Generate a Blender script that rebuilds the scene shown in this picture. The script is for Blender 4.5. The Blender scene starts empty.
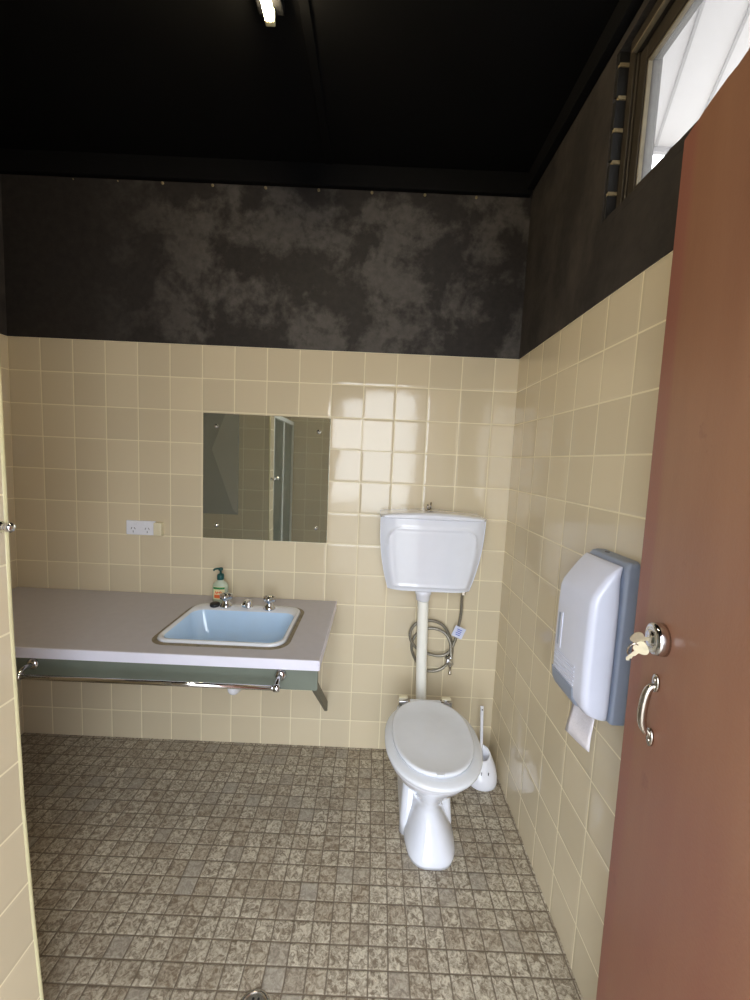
import bpy, bmesh, math, random
from mathutils import Vector, Matrix
random.seed(4)
scn = bpy.context.scene
COL = scn.collection
# ------------------------------------------------------------------ camera
Cpos = Vector((-0.64366, -1.94591, 1.47037))
Rw = ((0.998974355, 0.00406203, 0.0450969875),      # camera right
      (0.0452783521, -0.096884707, -0.994265168),   # camera down
      (0.00033047, 0.995287322, -0.0969692595))     # camera forward
cam = bpy.data.cameras.new('camera'); camo = bpy.data.objects.new('camera', cam); COL.objects.link(camo)
r_, d_, f_ = [Vector(v) for v in Rw]
m = Matrix.Identity(4)
for i in range(3):
    m[i][0] = r_[i]; m[i][1] = -d_[i]; m[i][2] = -f_[i]; m[i][3] = Cpos[i]
camo.matrix_world = m
cam.sensor_fit = 'VERTICAL'; cam.sensor_height = 24.0; cam.lens = 24.0 * 405.03 / 1000.0
cam.clip_start = 0.01
scn.camera = camo
# ------------------------------------------------------------------ world, lights, exposure
scn.view_settings.view_transform = 'Standard'; scn.view_settings.look = 'None'
scn.view_settings.gamma = 1.0; scn.view_settings.use_curve_mapping = False
scn.view_settings.exposure = 2.62
W = bpy.data.worlds.new('overcast_sky'); scn.world = W; W.use_nodes = True
wn = W.node_tree; wn.nodes.clear()
wo = wn.nodes.new('ShaderNodeOutputWorld'); wb = wn.nodes.new('ShaderNodeBackground')
wb.inputs[0].default_value = (0.90, 0.95, 1.0, 1); wb.inputs[1].default_value = 1.5
wn.links.new(wb.outputs[0], wo.inputs[0])

def area_light(name, loc, rot, sx, sy, energy=0, portal=False, color=(1, 1, 1)):
    l = bpy.data.lights.new(name, 'AREA'); l.shape = 'RECTANGLE'; l.size = sx; l.size_y = sy
    l.energy = energy; l.color = color
    if portal: l.cycles.is_portal = True
    o = bpy.data.objects.new(name, l); COL.objects.link(o); o.location = loc; o.rotation_euler = rot
    return o
# sky portals in the doorway and in the high window
area_light('doorway_portal', (-0.70, -2.12, 1.03), (math.radians(90), 0, 0), 0.86, 2.04, portal=True)
area_light('window_portal', (0.16, -1.2, 2.43), (0, math.radians(90), 0), 0.46, 1.05, portal=True)

# ------------------------------------------------------------------ materials
class NB:
    """small node-graph helper"""
    def __init__(s, name):
        s.mat = bpy.data.materials.new(name); s.mat.use_nodes = True
        s.t = s.mat.node_tree; s.bs = s.t.nodes['Principled BSDF']
    def n(s, typ, **k):
        x = s.t.nodes.new('ShaderNode' + typ)
        for a, b in k.items(): setattr(x, a, b)
        return x
    def put(s, sock, v):
        if isinstance(v, bpy.types.NodeSocket): s.t.links.new(v, sock)
        else: sock.default_value = v
    def m(s, op, a, b=0.0, c=0.0, clamp=False):
        x = s.n('Math', operation=op, use_clamp=clamp)
        s.put(x.inputs[0], a); s.put(x.inputs[1], b); s.put(x.inputs[2], c)
        return x.outputs[0]
    def mix(s, f, a, b, mode='MIX'):
        x = s.n('Mix', data_type='RGBA', blend_type=mode)
        s.put(x.inputs[0], f)
        for q, v in ((6, a), (7, b)):
            s.put(x.inputs[q], v if isinstance(v, bpy.types.NodeSocket) else (*v[:3], 1))
        return x.outputs[2]
    def pos(s):
        g = s.n('NewGeometry'); x = s.n('SeparateXYZ'); s.t.links.new(g.outputs['Position'], x.inputs[0])
        return g, x.outputs
    def obj(s):
        return s.n('TexCoord').outputs['Object']
    def noise(s, vec, scale, detail=4, rough=0.55, dist=0.0):
        x = s.n('TexNoise'); x.inputs['Scale'].default_value = scale; x.inputs['Detail'].default_value = detail
        x.inputs['Roughness'].default_value = rough; x.inputs['Distortion'].default_value = dist
        s.put(x.inputs['Vector'], vec); return x.outputs['Fac']
    def ramp(s, f, a, b, lo=0.0, hi=1.0):
        x = s.n('MapRange', clamp=True); s.put(x.inputs[0], f)
        x.inputs[1].default_value = a; x.inputs[2].default_value = b
        x.inputs[3].default_value = lo; x.inputs[4].default_value = hi
        return x.outputs[0]
    def bump(s, h, strength, dist=0.01, normal=None):
        x = s.n('Bump'); x.inputs['Strength'].default_value = strength; x.inputs['Distance'].default_value = dist
        s.put(x.inputs['Height'], h)
        if normal is not None: s.put(x.inputs['Normal'], normal)
        return x.outputs[0]
    def set(s, **k):
        names = dict(color='Base Color', rough='Roughness', metal='Metallic', normal='Normal', spec='Specular IOR Level',
                     coat='Coat Weight', coatrough='Coat Roughness', trans='Transmission Weight', ior='IOR', alpha='Alpha',
                     emis='Emission Color', estr='Emission Strength', sss='Subsurface Weight')
        for a, v in k.items():
            sk = s.bs.inputs[names[a]]
            if a in ('color', 'emis') and not isinstance(v, bpy.types.NodeSocket): v = (*v[:3], 1)
            s.put(sk, v)
        return s.mat

def lin(r, g, b):
    f = lambda c: (c / 255 / 12.92) if c / 255 <= 0.04045 else ((c / 255 + 0.055) / 1.055) ** 2.4
    return (f(r), f(g), f(b))

def plain(name, rgb, rough=0.5, metal=0.0, var=0.06, scale=18, bump=0.0, **k):
    b = NB(name); o = b.obj(); nz = b.noise(o, scale)
    c = lin(*rgb); v = b.ramp(nz, 0.3, 0.7)
    col = b.mix(v, tuple(x * (1 - var) for x in c), tuple(min(1, x * (1 + var)) for x in c))
    b.set(color=col, rough=rough, metal=metal, **k)
    if bump: b.set(normal=b.bump(b.noise(o, scale * 4), bump, 0.004))
    return b.mat

T = 0.152
def m_wall_tile():
    b = NB('cream_glazed_wall_tile'); g, p = b.pos()
    nx = b.n('SeparateXYZ'); b.t.links.new(g.outputs['True Normal'], nx.inputs[0])
    ax = b.m('GREATER_THAN', b.m('ABSOLUTE', nx.outputs[0]), 0.5)
    ux = b.m('DIVIDE', b.m('ADD', p[0], 2.3907), T); uy = b.m('DIVIDE', b.m('ADD', p[1], 0.1252), T)
    u = b.m('ADD', b.m('MULTIPLY', uy, ax), b.m('MULTIPLY', ux, b.m('SUBTRACT', 1.0, ax)))
    v = b.m('DIVIDE', b.m('SUBTRACT', p[2], 1.9701), T)
    def edge(w):
        fr = b.m('FRACT', b.m('ADD', w, 100.0)); return b.m('MINIMUM', fr, b.m('SUBTRACT', 1.0, fr))
    e = b.m('MINIMUM', edge(u), edge(v))
    grout = b.ramp(e, 0.011, 0.019, 1.0, 0.0)
    cid = b.n('CombineXYZ')
    b.put(cid.inputs[0], b.m('FLOOR', b.m('ADD', u, 100.0))); b.put(cid.inputs[1], b.m('FLOOR', b.m('ADD', v, 100.0))); b.put(cid.inputs[2], ax)
    wn_ = b.n('TexWhiteNoise', noise_dimensions='3D'); b.t.links.new(cid.outputs[0], wn_.inputs['Vector'])
    tone = b.ramp(wn_.outputs['Value'], 0, 1, 0.93, 1.05)
    base = b.mix(1.0, lin(211, 198, 171), (1, 1, 1), 'MULTIPLY')
    hs = b.n('HueSaturation'); b.put(hs.inputs['Color'], base); b.put(hs.inputs['Value'], tone)
    gro = lin(232, 222, 192)
    col = b.mix(grout, hs.outputs[0], gro)
    # each tile is set at its own very slight angle, and the glaze waves a little
    sub = b.n('VectorMath', operation='SUBTRACT'); b.t.links.new(wn_.outputs['Color'], sub.inputs[0]); sub.inputs[1].default_value = (.5, .5, .5)
    sc = b.n('VectorMath', operation='SCALE'); b.t.links.new(sub.outputs[0], sc.inputs[0]); sc.inputs['Scale'].default_value = 0.030
    ad = b.n('VectorMath', operation='ADD'); b.t.links.new(g.outputs['Normal'], ad.inputs[0]); b.t.links.new(sc.outputs[0], ad.inputs[1])
    no = b.n('VectorMath', operation='NORMALIZE'); b.t.links.new(ad.outputs[0], no.inputs[0])
    wav = b.noise(g.outputs['Position'], 9.0, 1.0)
    pill = b.ramp(e, 0.0, 0.07, 0.0, 1.0)
    nb = b.bump(wav, 0.10, 0.01, no.outputs[0])
    nb = b.bump(pill, 0.35, 0.0022, nb)
    return b.set(color=col, rough=b.m('ADD', b.m('MULTIPLY', grout, 0.55), 0.085), normal=nb, spec=0.5)

def m_floor_tile():
    P = 0.0594
    b = NB('speckled_mosaic_floor_tile'); g, p = b.pos()
    u = b.m('DIVIDE', b.m('ADD', p[0], 0.067), P); v = b.m('DIVIDE', b.m('ADD', p[1], 0.0185), P)
    # slightly wandering grout lines, as hand laid sheets
    wob = b.noise(g.outputs['Position'], 6.0, 2.0)
    u = b.m('ADD', u, b.m('MULTIPLY', b.m('SUBTRACT', wob, 0.5), 0.16)); 
    def edge(w):
        fr = b.m('FRACT', b.m('ADD', w, 100.0)); return b.m('MINIMUM', fr, b.m('SUBTRACT', 1.0, fr))
    e = b.m('MINIMUM', edge(u), edge(v))
    e = b.m('ADD', e, b.m('MULTIPLY', b.m('SUBTRACT', b.noise(g.outputs['Position'], 110, 2), 0.5), 0.035))
    grout = b.ramp(e, 0.016, 0.052, 1.0, 0.0)
    cid = b.n('CombineXYZ'); b.put(cid.inputs[0], b.m('FLOOR', b.m('ADD', u, 100.0))); b.put(cid.inputs[1], b.m('FLOOR', b.m('ADD', v, 100.0)))
    wn_ = b.n('TexWhiteNoise', noise_dimensions='2D'); b.t.links.new(cid.outputs[0], wn_.inputs['Vector'])
    n1 = b.noise(g.outputs['Position'], 62, 6, 0.7, 1.2); n2 = b.noise(g.outputs['Position'], 30, 5, 0.65, 1.0); n3 = b.noise(g.outputs['Position'], 2.6, 3)
    c = b.mix(b.ramp(n1, 0.40, 0.60), lin(124, 112, 96), lin(208, 200, 182))
    c = b.mix(b.ramp(n2, 0.60, 0.70, 0, 0.65), c, lin(84, 68, 54))
    c = b.mix(b.ramp(wn_.outputs['Value'], 0.2, 1.0, 0.0, 0.45), c, lin(122, 104, 84))
    sp = b.n('SeparateColor'); b.t.links.new(wn_.outputs['Color'], sp.inputs[0])
    c = b.mix(b.ramp(sp.outputs[0], 0.85, 1.0, 0, 0.3), c, lin(188, 188, 182))
    c = b.mix(b.ramp(n3, 0.55, 0.75, 0, 0.3), c, lin(112, 98, 78))
    col = b.mix(grout, c, lin(114, 103, 89))
    h = b.m('ADD', b.ramp(e, 0.0, 0.09), b.m('MULTIPLY', n1, 0.35))
    return b.set(color=col, rough=b.m('ADD', b.m('MULTIPLY', grout, 0.3), 0.42), normal=b.bump(h, 0.55, 0.003), spec=0.4)

def m_plaster():
    """thin black paint over grey-brown cement render, worn through in patches"""
    b = NB('patchy_black_painted_render'); g, p = b.pos(); P_ = g.outputs['Position']
    cloud = b.noise(P_, 4.2, 8, 0.58, 0.25); fine = b.noise(P_, 26, 6, 0.65); 
    mp = b.n('Mapping'); b.t.links.new(P_, mp.inputs[0]); mp.inputs['Scale'].default_value = (6, 6, 2.2)
    streak = b.noise(mp.outputs[0], 1.0, 5, 0.6)
    nx = b.n('SeparateXYZ'); b.t.links.new(g.outputs['True Normal'], nx.inputs[0])
    side = b.m('GREATER_THAN', b.m('ABSOLUTE', nx.outputs[0]), 0.5)
    spread = b.m('MULTIPLY', b.ramp(p[0], -2.0, -1.45, 0.0, 1.0), b.m('SUBTRACT', 1.0, side))
    th = b.m('ADD', cloud, b.m('MULTIPLY', b.m('SUBTRACT', fine, 0.5), 0.16))
    patch = b.m('MULTIPLY', b.ramp(th, 0.46, 0.57), spread)
    c = b.mix(b.ramp(fine, 0.3, 0.7), lin(39, 36, 35), lin(52, 48, 46))
    c = b.mix(patch, c, b.mix(b.ramp(fine, 0.3, 0.7), lin(70, 67, 65), lin(88, 84, 81)))
    st = b.m('MULTIPLY', b.m('MULTIPLY', b.ramp(b.m('ADD', b.m('MULTIPLY', streak, .6), b.m('MULTIPLY', th, .4)), 0.45, 0.62), side), b.ramp(p[1], -0.95, -0.6, 0.0, 0.75))
    c = b.mix(st, c, lin(76, 70, 66))
    return b.set(color=c, rough=0.62, normal=b.bump(b.m('ADD', fine, b.m('MULTIPLY', patch, -0.5)), 0.35, 0.004), spec=0.3)

def m_door():
    b = NB('worn_brown_door_paint'); o = b.obj(); s = b.n('SeparateXYZ'); b.t.links.new(o, s.inputs[0])
    mp = b.n('Mapping'); b.t.links.new(o, mp.inputs[0]); mp.inputs['Scale'].default_value = (6, 6, 1.2)
    n1 = b.noise(mp.outputs[0], 1.4, 5, 0.6); n2 = b.noise(o, 160, 3); n3 = b.noise(o, 14, 5, 0.6)
    c = b.mix(b.ramp(n1, 0.35, 0.68), lin(140, 98, 74), lin(152, 110, 84))
    # redder undercoat where hands have worn the leading edge, around the lock and lower down
    ed = b.ramp(b.m('ADD', s.outputs[0], b.m('MULTIPLY', b.m('SUBTRACT', n1, 0.5), 0.03)), 0.040, 0.060, 1.0, 0.0)
    low = b.m('MULTIPLY', b.ramp(s.outputs[2], 0.6, 1.45, 0.75, 0.0), b.ramp(n1, 0.25, 0.6, 1.0, 0.5))
    c = b.mix(b.m('MAXIMUM', b.m('MULTIPLY', ed, 0.75), low), c, lin(142, 88, 76))
    c = b.mix(b.ramp(n3, 0.66, 0.74, 0, 0.5), c, lin(112, 68, 56))
    return b.set(color=c, rough=0.42, normal=b.bump(n2, 0.25, 0.0012), spec=0.45)

def m_glass(name, tint=(0.95, 0.97, 0.97), alpha=0.9):
    b = NB(name); out = b.t.nodes['Material Output']; b.t.nodes.remove(b.bs)
    tr = b.n('BsdfTransparent'); tr.inputs[0].default_value = (*tint, 1)
    gl = b.n('BsdfGlossy'); gl.inputs['Roughness'].default_value = 0.04
    lw = b.n('LayerWeight'); lw.inputs[0].default_value = 0.5; mx = b.n('MixShader')
    fr = b.m('ADD', b.m('MULTIPLY', b.m('POWER', lw.outputs['Facing'], 5.0), 0.9), 0.03)
    b.t.links.new(fr, mx.inputs[0]); b.t.links.new(tr.outputs[0], mx.inputs[1]); b.t.links.new(gl.outputs[0], mx.inputs[2])
    df = b.n('BsdfTranslucent'); df.inputs[0].default_value = (0.85, 0.85, 0.85, 1)
    m2 = b.n('MixShader'); dust = b.ramp(b.noise(b.obj(), 3.0, 4), 0.3, 0.8, 1 - alpha, (1 - alpha) * 1.6)
    b.t.links.new(dust, m2.inputs[0]); b.t.links.new(mx.outputs[0], m2.inputs[1]); b.t.links.new(df.outputs[0], m2.inputs[2])
    b.t.links.new(m2.outputs[0], out.inputs[0]); return b.mat

def emit(name, rgb, strength):
    b = NB(name); b.set(color=rgb, emis=rgb, estr=strength); return b.mat

M = dict(
    tile=m_wall_tile(), floor=m_floor_tile(), render=m_plaster(), door=m_door(),
    trim=plain('pale_tile_edge_bead', (214, 208, 168), 0.25),
    ceil=plain('black_ceiling_paint', (5, 5, 6), 0.85, spec=0.15, var=0.25, scale=5),
    cornice=plain('black_timber_paint', (9, 9, 11), 0.75, spec=0.15, var=0.2, scale=10),
    frame=plain('dark_brown_stained_timber', (48, 41, 32), 0.55, var=0.22, scale=12, bump=0.2),
    rawwood=plain('pale_timber_edge', (112, 102, 82), 0.7, var=0.15, scale=30),
    brick=plain('black_painted_brick', (18, 16, 15), 0.7, var=0.3, scale=30, bump=0.4),
    mortar=plain('pale_mortar', (140, 126, 96), 0.9, var=0.15, scale=60, bump=0.5),
    soffit=plain('white_soffit_board', (180, 176, 177), 0.6, var=0.03, scale=3),
    seam=plain('grey_joint_strip', (136, 132, 132), 0.6),
    concrete=plain('outdoor_concrete', (140, 136, 130), 0.8, var=0.12, scale=6),
    wglass=m_glass('dusty_window_glass', (0.95, 0.95, 0.95), 0.975),
    sglass=m_glass('greenish_shower_glass', (0.55, 0.70, 0.68), 0.55),
    china=plain('white_vitreous_china', (228, 232, 244), 0.09, var=0.012, coat=0.6, coatrough=0.04),
    plastic=plain('white_gloss_plastic', (232, 234, 244), 0.22, var=0.015),
    seat=plain('white_seat_plastic', (224, 228, 236), 0.24, var=0.02),
    pipe=plain('cream_white_pipe', (240, 240, 234), 0.3, var=0.03),
    rubber=plain('dark_rubber', (46, 44, 42), 0.6),
    chrome=plain('chrome', (215, 216, 220), 0.10, 1.0, var=0.03),
    worn=plain('worn_chrome', (196, 190, 182), 0.26, 1.0, var=0.14, scale=60),
    braid=plain('braided_steel_hose', (150, 146, 136), 0.38, 0.8, var=0.25, scale=220),
    lam=plain('grey_mauve_laminate', (184, 181, 189), 0.32, var=0.03, scale=30),
    lamedge=plain('pale_lilac_laminate_edge', (224, 224, 240), 0.35, var=0.02),
    apron=plain('dark_green_painted_board', (108, 116, 106), 0.42, var=0.08, scale=9),
    strut=plain('olive_grey_steel_strut', (98, 96, 84), 0.5, 0.1, var=0.15),
    basin=plain('pale_blue_basin_enamel', (192, 220, 250), 0.12, var=0.015, coat=0.5),
    rim=plain('white_basin_rim', (216, 219, 226), 0.16, var=0.02, coat=0.4),
    seal=plain('brown_stained_sealant', (128, 118, 98), 0.7, var=0.25, scale=40),
    mirror=plain('aged_mirror_silvering', (204, 208, 196), 0.015, 0.88, var=0.02, scale=3),
    greyback=plain('blue_grey_plastic', (140, 150, 170), 0.4, var=0.03),
    cover=plain('light_lilac_plastic', (208, 212, 230), 0.26, var=0.015, coat=0.2),
    paper=plain('white_tissue', (228, 224, 232), 0.9, var=0.03, bump=0.3, scale=40),
    darkslot=plain('dark_slot', (70, 72, 80), 0.5),
    soap=plain('clear_greenish_soap', (214, 226, 204), 0.12, var=0.04, trans=0.35, ior=1.4),
    capgreen=plain('dark_teal_plastic', (20, 74, 72), 0.3),
    labgreen=plain('label_green', (44, 128, 70), 0.4),
    labwhite=plain('label_cream', (232, 222, 176), 0.4),
    laborange=plain('label_orange', (226, 108, 56), 0.4),
    black=plain('black_rubber', (24, 24, 28), 0.45),
    tagp=plain('pale_blue_paper_tag', (206, 212, 236), 0.6),
    tagb=plain('blue_print', (90, 110, 200), 0.6),
    alu=plain('white_aluminium_frame', (214, 220, 224), 0.35, var=0.03),
    steelp=plain('grey_enamelled_steel', (150, 152, 150), 0.3, 0.2, var=0.04, scale=3),
    steelq=plain('lighter_grey_enamelled_steel', (178, 178, 175), 0.35, 0.2, var=0.04, scale=3),
    brass=plain('nickel_brass_key', (214, 206, 180), 0.35, 0.7, var=0.1, scale=80),
    holderp=plain('lampholder_plastic', (190, 184, 150), 0.4),
    tube=emit('fluorescent_tube_glow', (1.0, 0.82, 0.52), 19.0),
    cream=plain('cream_bumper', (222, 214, 186), 0.5),
)

# ------------------------------------------------------------------ mesh helpers
def link(name, bm, mat, parent=None, smooth=False, bev=0.0, seg=2, mats=None):
    me = bpy.data.meshes.new(name); bmesh.ops.recalc_face_normals(bm, faces=bm.faces[:]); bm.to_mesh(me); bm.free()
    for x in (mats or [mat]): me.materials.append(x)
    if smooth:
        for p in me.polygons: p.use_smooth = True
    o = bpy.data.objects.new(name, me); COL.objects.link(o)
    if parent is not None: o.parent = parent
    if bev:
        b = o.modifiers.new('bevel', 'BEVEL'); b.width = bev; b.segments = seg; b.limit_method = 'ANGLE'; b.angle_limit = math.radians(40)
        for p in me.polygons: p.use_smooth = True
        w = o.modifiers.new('wn', 'WEIGHTED_NORMAL'); w.keep_sharp = False
    return o
def box(bm, x0, x1, y0, y1, z0, z1):
    vs = [bm.verts.new((x, y, z)) for z in (z0, z1) for y in (y0, y1) for x in (x0, x1)]
    for f in ((0, 2, 3, 1), (4, 5, 7, 6), (0, 1, 5, 4), (2, 6, 7, 3), (0, 4, 6, 2), (1, 3, 7, 5)): bm.faces.new([vs[i] for i in f])
def BX(*a):
    bm = bmesh.new(); box(bm, *a); return bm
def loft(bm, rings, cap=True):
    R_ = [[bm.verts.new(p) for p in r] for r in rings]
    n = len(R_[0])
    for a, b in zip(R_, R_[1:]):
        for i in range(n): bm.faces.new((a[i], a[(i + 1) % n], b[(i + 1) % n], b[i]))
    if cap:
        bm.faces.new(R_[0][::-1]); bm.faces.new(R_[-1])
    return R_
def circ(c, r, n=24, ax=(0, 0, 1), ry=None):
    ax = Vector(ax).normalized(); a = ax.orthogonal().normalized(); b = ax.cross(a)
    return [Vector(c) + a * r * math.cos(2 * math.pi * i / n) + b * (ry or r) * math.sin(2 * math.pi * i / n) for i in range(n)]
def lathe(bm, base, ax, prof, n=28):
    base = Vector(base); ax = Vector(ax).normalized()
    loft(bm, [circ(base + ax * h, max(r, 1e-4), n, ax) for r, h in prof])
def cyl(bm, a, b, r, n=20, r2=None):
    a = Vector(a); b = Vector(b); d = (b - a)
    loft(bm, [circ(a, r, n, d), circ(b, r2 or r, n, d)])
def smooth_path(pts, sub=8):
    P = [Vector(p) for p in pts]; out = []
    for i in range(len(P) - 1):
        p0 = P[max(0, i - 1)]; p1 = P[i]; p2 = P[i + 1]; p3 = P[min(len(P) - 1, i + 2)]
        for k in range(sub):
            t = k / sub
            out.append(0.5 * ((2 * p1) + (-p0 + p2) * t + (2 * p0 - 5 * p1 + 4 * p2 - p3) * t * t + (-p0 + 3 * p1 - 3 * p2 + p3) * t ** 3))
    out.append(P[-1]); return out
def tube(bm, path, r, n=12, rf=None, closed=False):
    P = [Vector(p) for p in path]; N = len(P); up = None; rings = []
    for i in range(N):
        if closed: t = (P[(i + 1) % N] - P[i - 1]).normalized()
        else: t = (P[min(N - 1, i + 1)] - P[max(0, i - 1)]).normalized()
        if up is None: up = t.orthogonal().normalized()
        up = (up - t * up.dot(t)).normalized(); s = t.cross(up)
        rr = rf(i / (N - 1)) if rf else r
        rings.append([P[i] + up * rr * math.cos(2 * math.pi * k / n) + s * rr * math.sin(2 * math.pi * k / n) for k in range(n)])
    if closed: rings.append([v.copy() for v in rings[0]])
    loft(bm, rings, cap=not closed)
    if closed: bmesh.ops.remove_doubles(bm, verts=bm.verts[:], dist=1e-5)
def poly_prism(bm, pts, off):
    """pts: loop of 3d points, extruded by vector off"""
    off = Vector(off); loft(bm, [[Vector(p) for p in pts], [Vector(p) + off for p in pts]])
def rrect(cx, cy, hx, hy, r, z, n=6):
    out = []
    for (sx, sy, a0) in ((1, 1, 0), (-1, 1, 90), (-1, -1, 180), (1, -1, 270)):
        for k in range(n + 1):
            a = math.radians(a0 + 90 * k / n)
            out.append(Vector((cx + sx * (hx - r) + r * math.cos(a), cy + sy * (hy - r) + r * math.sin(a), z)))
    return out
def empty(name, loc=(0, 0, 0), rz=0.0):
    o = bpy.data.objects.new(name, None); COL.objects.link(o); o.location = loc; o.rotation_euler = (0, 0, rz)
    o.empty_display_size = 0.05; return o
def tag(o, label=None, cat=None, group=None, kind=None):
    if label: o['label'] = label
    if cat: o['category'] = cat
    if group: o['group'] = group
    if kind: o['kind'] = kind
    return o
def struct(name, bm, mat, parent=None, label=None, **k):
    o = link(name, bm, mat, parent, **k)
    if parent is None: o['kind'] = 'structure'
    if label: o['label'] = label
    return o

# ------------------------------------------------------------------ the setting
XL = -2.3907; ZT = 1.9701; ZC = 2.762; YF = -2.02; YO = -2.13; XR = 0.0
struct('floor', BX(XL - .1, XR + .11, YO, .1, -.1, 0), M['floor'], label='speckled brown-grey mosaic tile floor')
struct('ceiling', BX(XL - .1, XR + .11, YO, .1, ZC, ZC + .05), M['ceil'], label='black painted ceiling')
# back wall: cream tile to head height, black render above
wb_ = empty('wall_back', (0, 0, 0)); tag(wb_, 'back wall, cream tiles below patchy black paint', kind='structure')
link('tiled_face', BX(XL, XR, 0, .1, 0, ZT), M['tile'], wb_)
link('painted_render', BX(XL, XR, -.003, .1, ZT, ZC), M['render'], wb_)
wl_ = empty('wall_left', (0, 0, 0)); tag(wl_, 'left wall, cream tiles below black paint', kind='structure')
link('tiled_face', BX(XL - .1, XL, YF, .1, 0, ZT), M['tile'], wl_)
link('painted_render', BX(XL - .1, XL + .003, YF, .1, ZT, ZC), M['render'], wl_)
# right wall with the opening of the high window
WY0, WY1, WZ0, WZ1 = -0.655, -1.80, 2.213, 2.665
wr_ = empty('wall_right', (0, 0, 0)); tag(wr_, 'right wall, cream tiles below black paint', kind='structure')
link('tiled_face', BX(0, .11, YF, .1, 0, ZT), M['tile'], wr_)
bm = bmesh.new()
box(bm, -.003, .11, YF, .1, ZT, WZ0 - .012)                       # band below the window
box(bm, -.003, .11, WY0, .1, WZ0 - .012, ZC)                      # beyond the window
box(bm, -.003, .11, YF, WY1, WZ0 - .012, ZC)                      # nearer than the window
box(bm, -.003, .11, WY1, WY0, WZ1, ZC)
link('painted_render', bm, M['render'], wr_)
# ragged render lip along the sill
bm = bmesh.new(); N = 60; top = []
for i in range(N + 1):
    y = WY0 + (WY1 - WY0) * i / N
    top.append((y, WZ0 - .012 + .004 + random.uniform(-.003, .003) + .004 * math.sin(i * .55)))
loft(bm, [[Vector((-.0045, y, z)), Vector((.030, y, z + random.uniform(-.003, .003))), Vector((.030, y, WZ0 - .03)), Vector((-.0035, y, WZ0 - .03))] for y, z in top])
link('ragged_sill_edge', bm, M['render'], wr_)
# bare brick reveal on the far jamb of the opening: dark bricks with pale mortar beds
bm = bmesh.new(); zz = WZ0 - .011; beds = []
while zz < WZ1:
    z1 = min(zz + .076, WZ1); box(bm, -.001, .030, WY0 - .012, WY0, zz, z1); beds.append(z1); zz += .0865
link('brick_jamb', bm, M['brick'], wr_, bev=.002)
bm = bmesh.new()
for i, z in enumerate(beds[:-1]):
    y1 = WY0 - .0135; box(bm, .002 + (i % 2) * .004, .028, y1, WY0 - .002, z + .0005, z + .0105)
link('mortar_bed', bm, M['mortar'], wr_)
# front wall with the doorway behind the camera
DX0, DX1, DZ = -1.08, -0.262, 2.10
wf_ = empty('wall_front', (0, 0, 0)); tag(wf_, 'front wall beside the doorway, tiles below black paint', kind='structure')
bm = bmesh.new(); box(bm, XL, DX0, YO, YF, 0, ZT); box(bm, DX1, .11, YO, YF, 0, ZT); link('tiled_face', bm, M['tile'], wf_)
bm = bmesh.new(); box(bm, XL, DX0, YO, YF, ZT, ZC); box(bm, DX1, .11, YO, YF, ZT, ZC); box(bm, DX0, DX1, YO, YF, DZ, ZC)
link('painted_render', bm, M['render'], wf_)
bm = bmesh.new(); box(bm, DX0, DX0 + .03, YO, YF + .01, 0, DZ); box(bm, DX1 - .02, DX1, YO, YF + .01, 0, DZ); box(bm, DX0, DX1, YO, YF + .01, DZ - .02, DZ)
struct('trim_1', bm, M['door'], label='brown door frame around the open doorway')
# short tiled pier wall beside the shower, at the left edge of the picture
PX, PY0, PY1 = -1.43, -1.082, -1.20
wp_ = empty('wall_pier', (0, 0, 0)); tag(wp_, 'short cream tiled pier wall at the left, close to the door', kind='structure')
pier_x = [(0, -1.389), (.12, -1.397), (.35, -1.411), (.65, -1.424), (1.1, -1.433), (ZT, -1.438)]   # the pier flares a little towards the floor
bm = bmesh.new(); loft(bm, [[Vector((XL, PY1, z)), Vector((x, PY1, z)), Vector((x, PY0, z)), Vector((XL, PY0, z))] for z, x in pier_x])
link('tiled_face', bm, M['tile'], wp_)
link('painted_render', BX(XL, PX + .002, PY1, PY0, ZT, ZC), M['render'], wp_)
bm = bmesh.new(); tube(bm, [Vector((x - .004, PY0 - .004, z)) for z, x in pier_x], .0065, 12)
link('edge_bead', bm, M['trim'], wp_, smooth=True)
# cornices
bm = bmesh.new(); box(bm, XL, -.012, -.030, -.003, 2.672, ZC)
struct('trim_2', bm, M['cornice'], bev=.003, label='flat black timber cornice on the back wall')
bm = bmesh.new(); box(bm, -.034, -.003, YF, -.03, 2.690, ZC)
struct('trim_3', bm, M['cornice'], bev=.003, label='flat black timber cornice over the window wall')
bm = bmesh.new(); box(bm, -.925, -.895, YF, -.03, ZC - .006, ZC)
struct('trim_4', bm, M['ceil'], bev=.002, label='black cover strip on the ceiling joint')
# grout fillets where black paint meets tile
bm = bmesh.new()
for x in (-1.659, -1.434, -1.196, -.958, -.719, -.481, -.25): lathe(bm, (x, -.003, 2.664), (0, -1, 0), [(.0065, 0), (.0065, .004), (.003, .006)], 10)
for x in (-2.06, -1.86): lathe(bm, (x, -.003, 2.664), (0, -1, 0), [(.003, 0), (.003, .003), (.001, .004)], 10)
link('nail_head', bm, M['mortar'], wb_, smooth=True)

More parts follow.
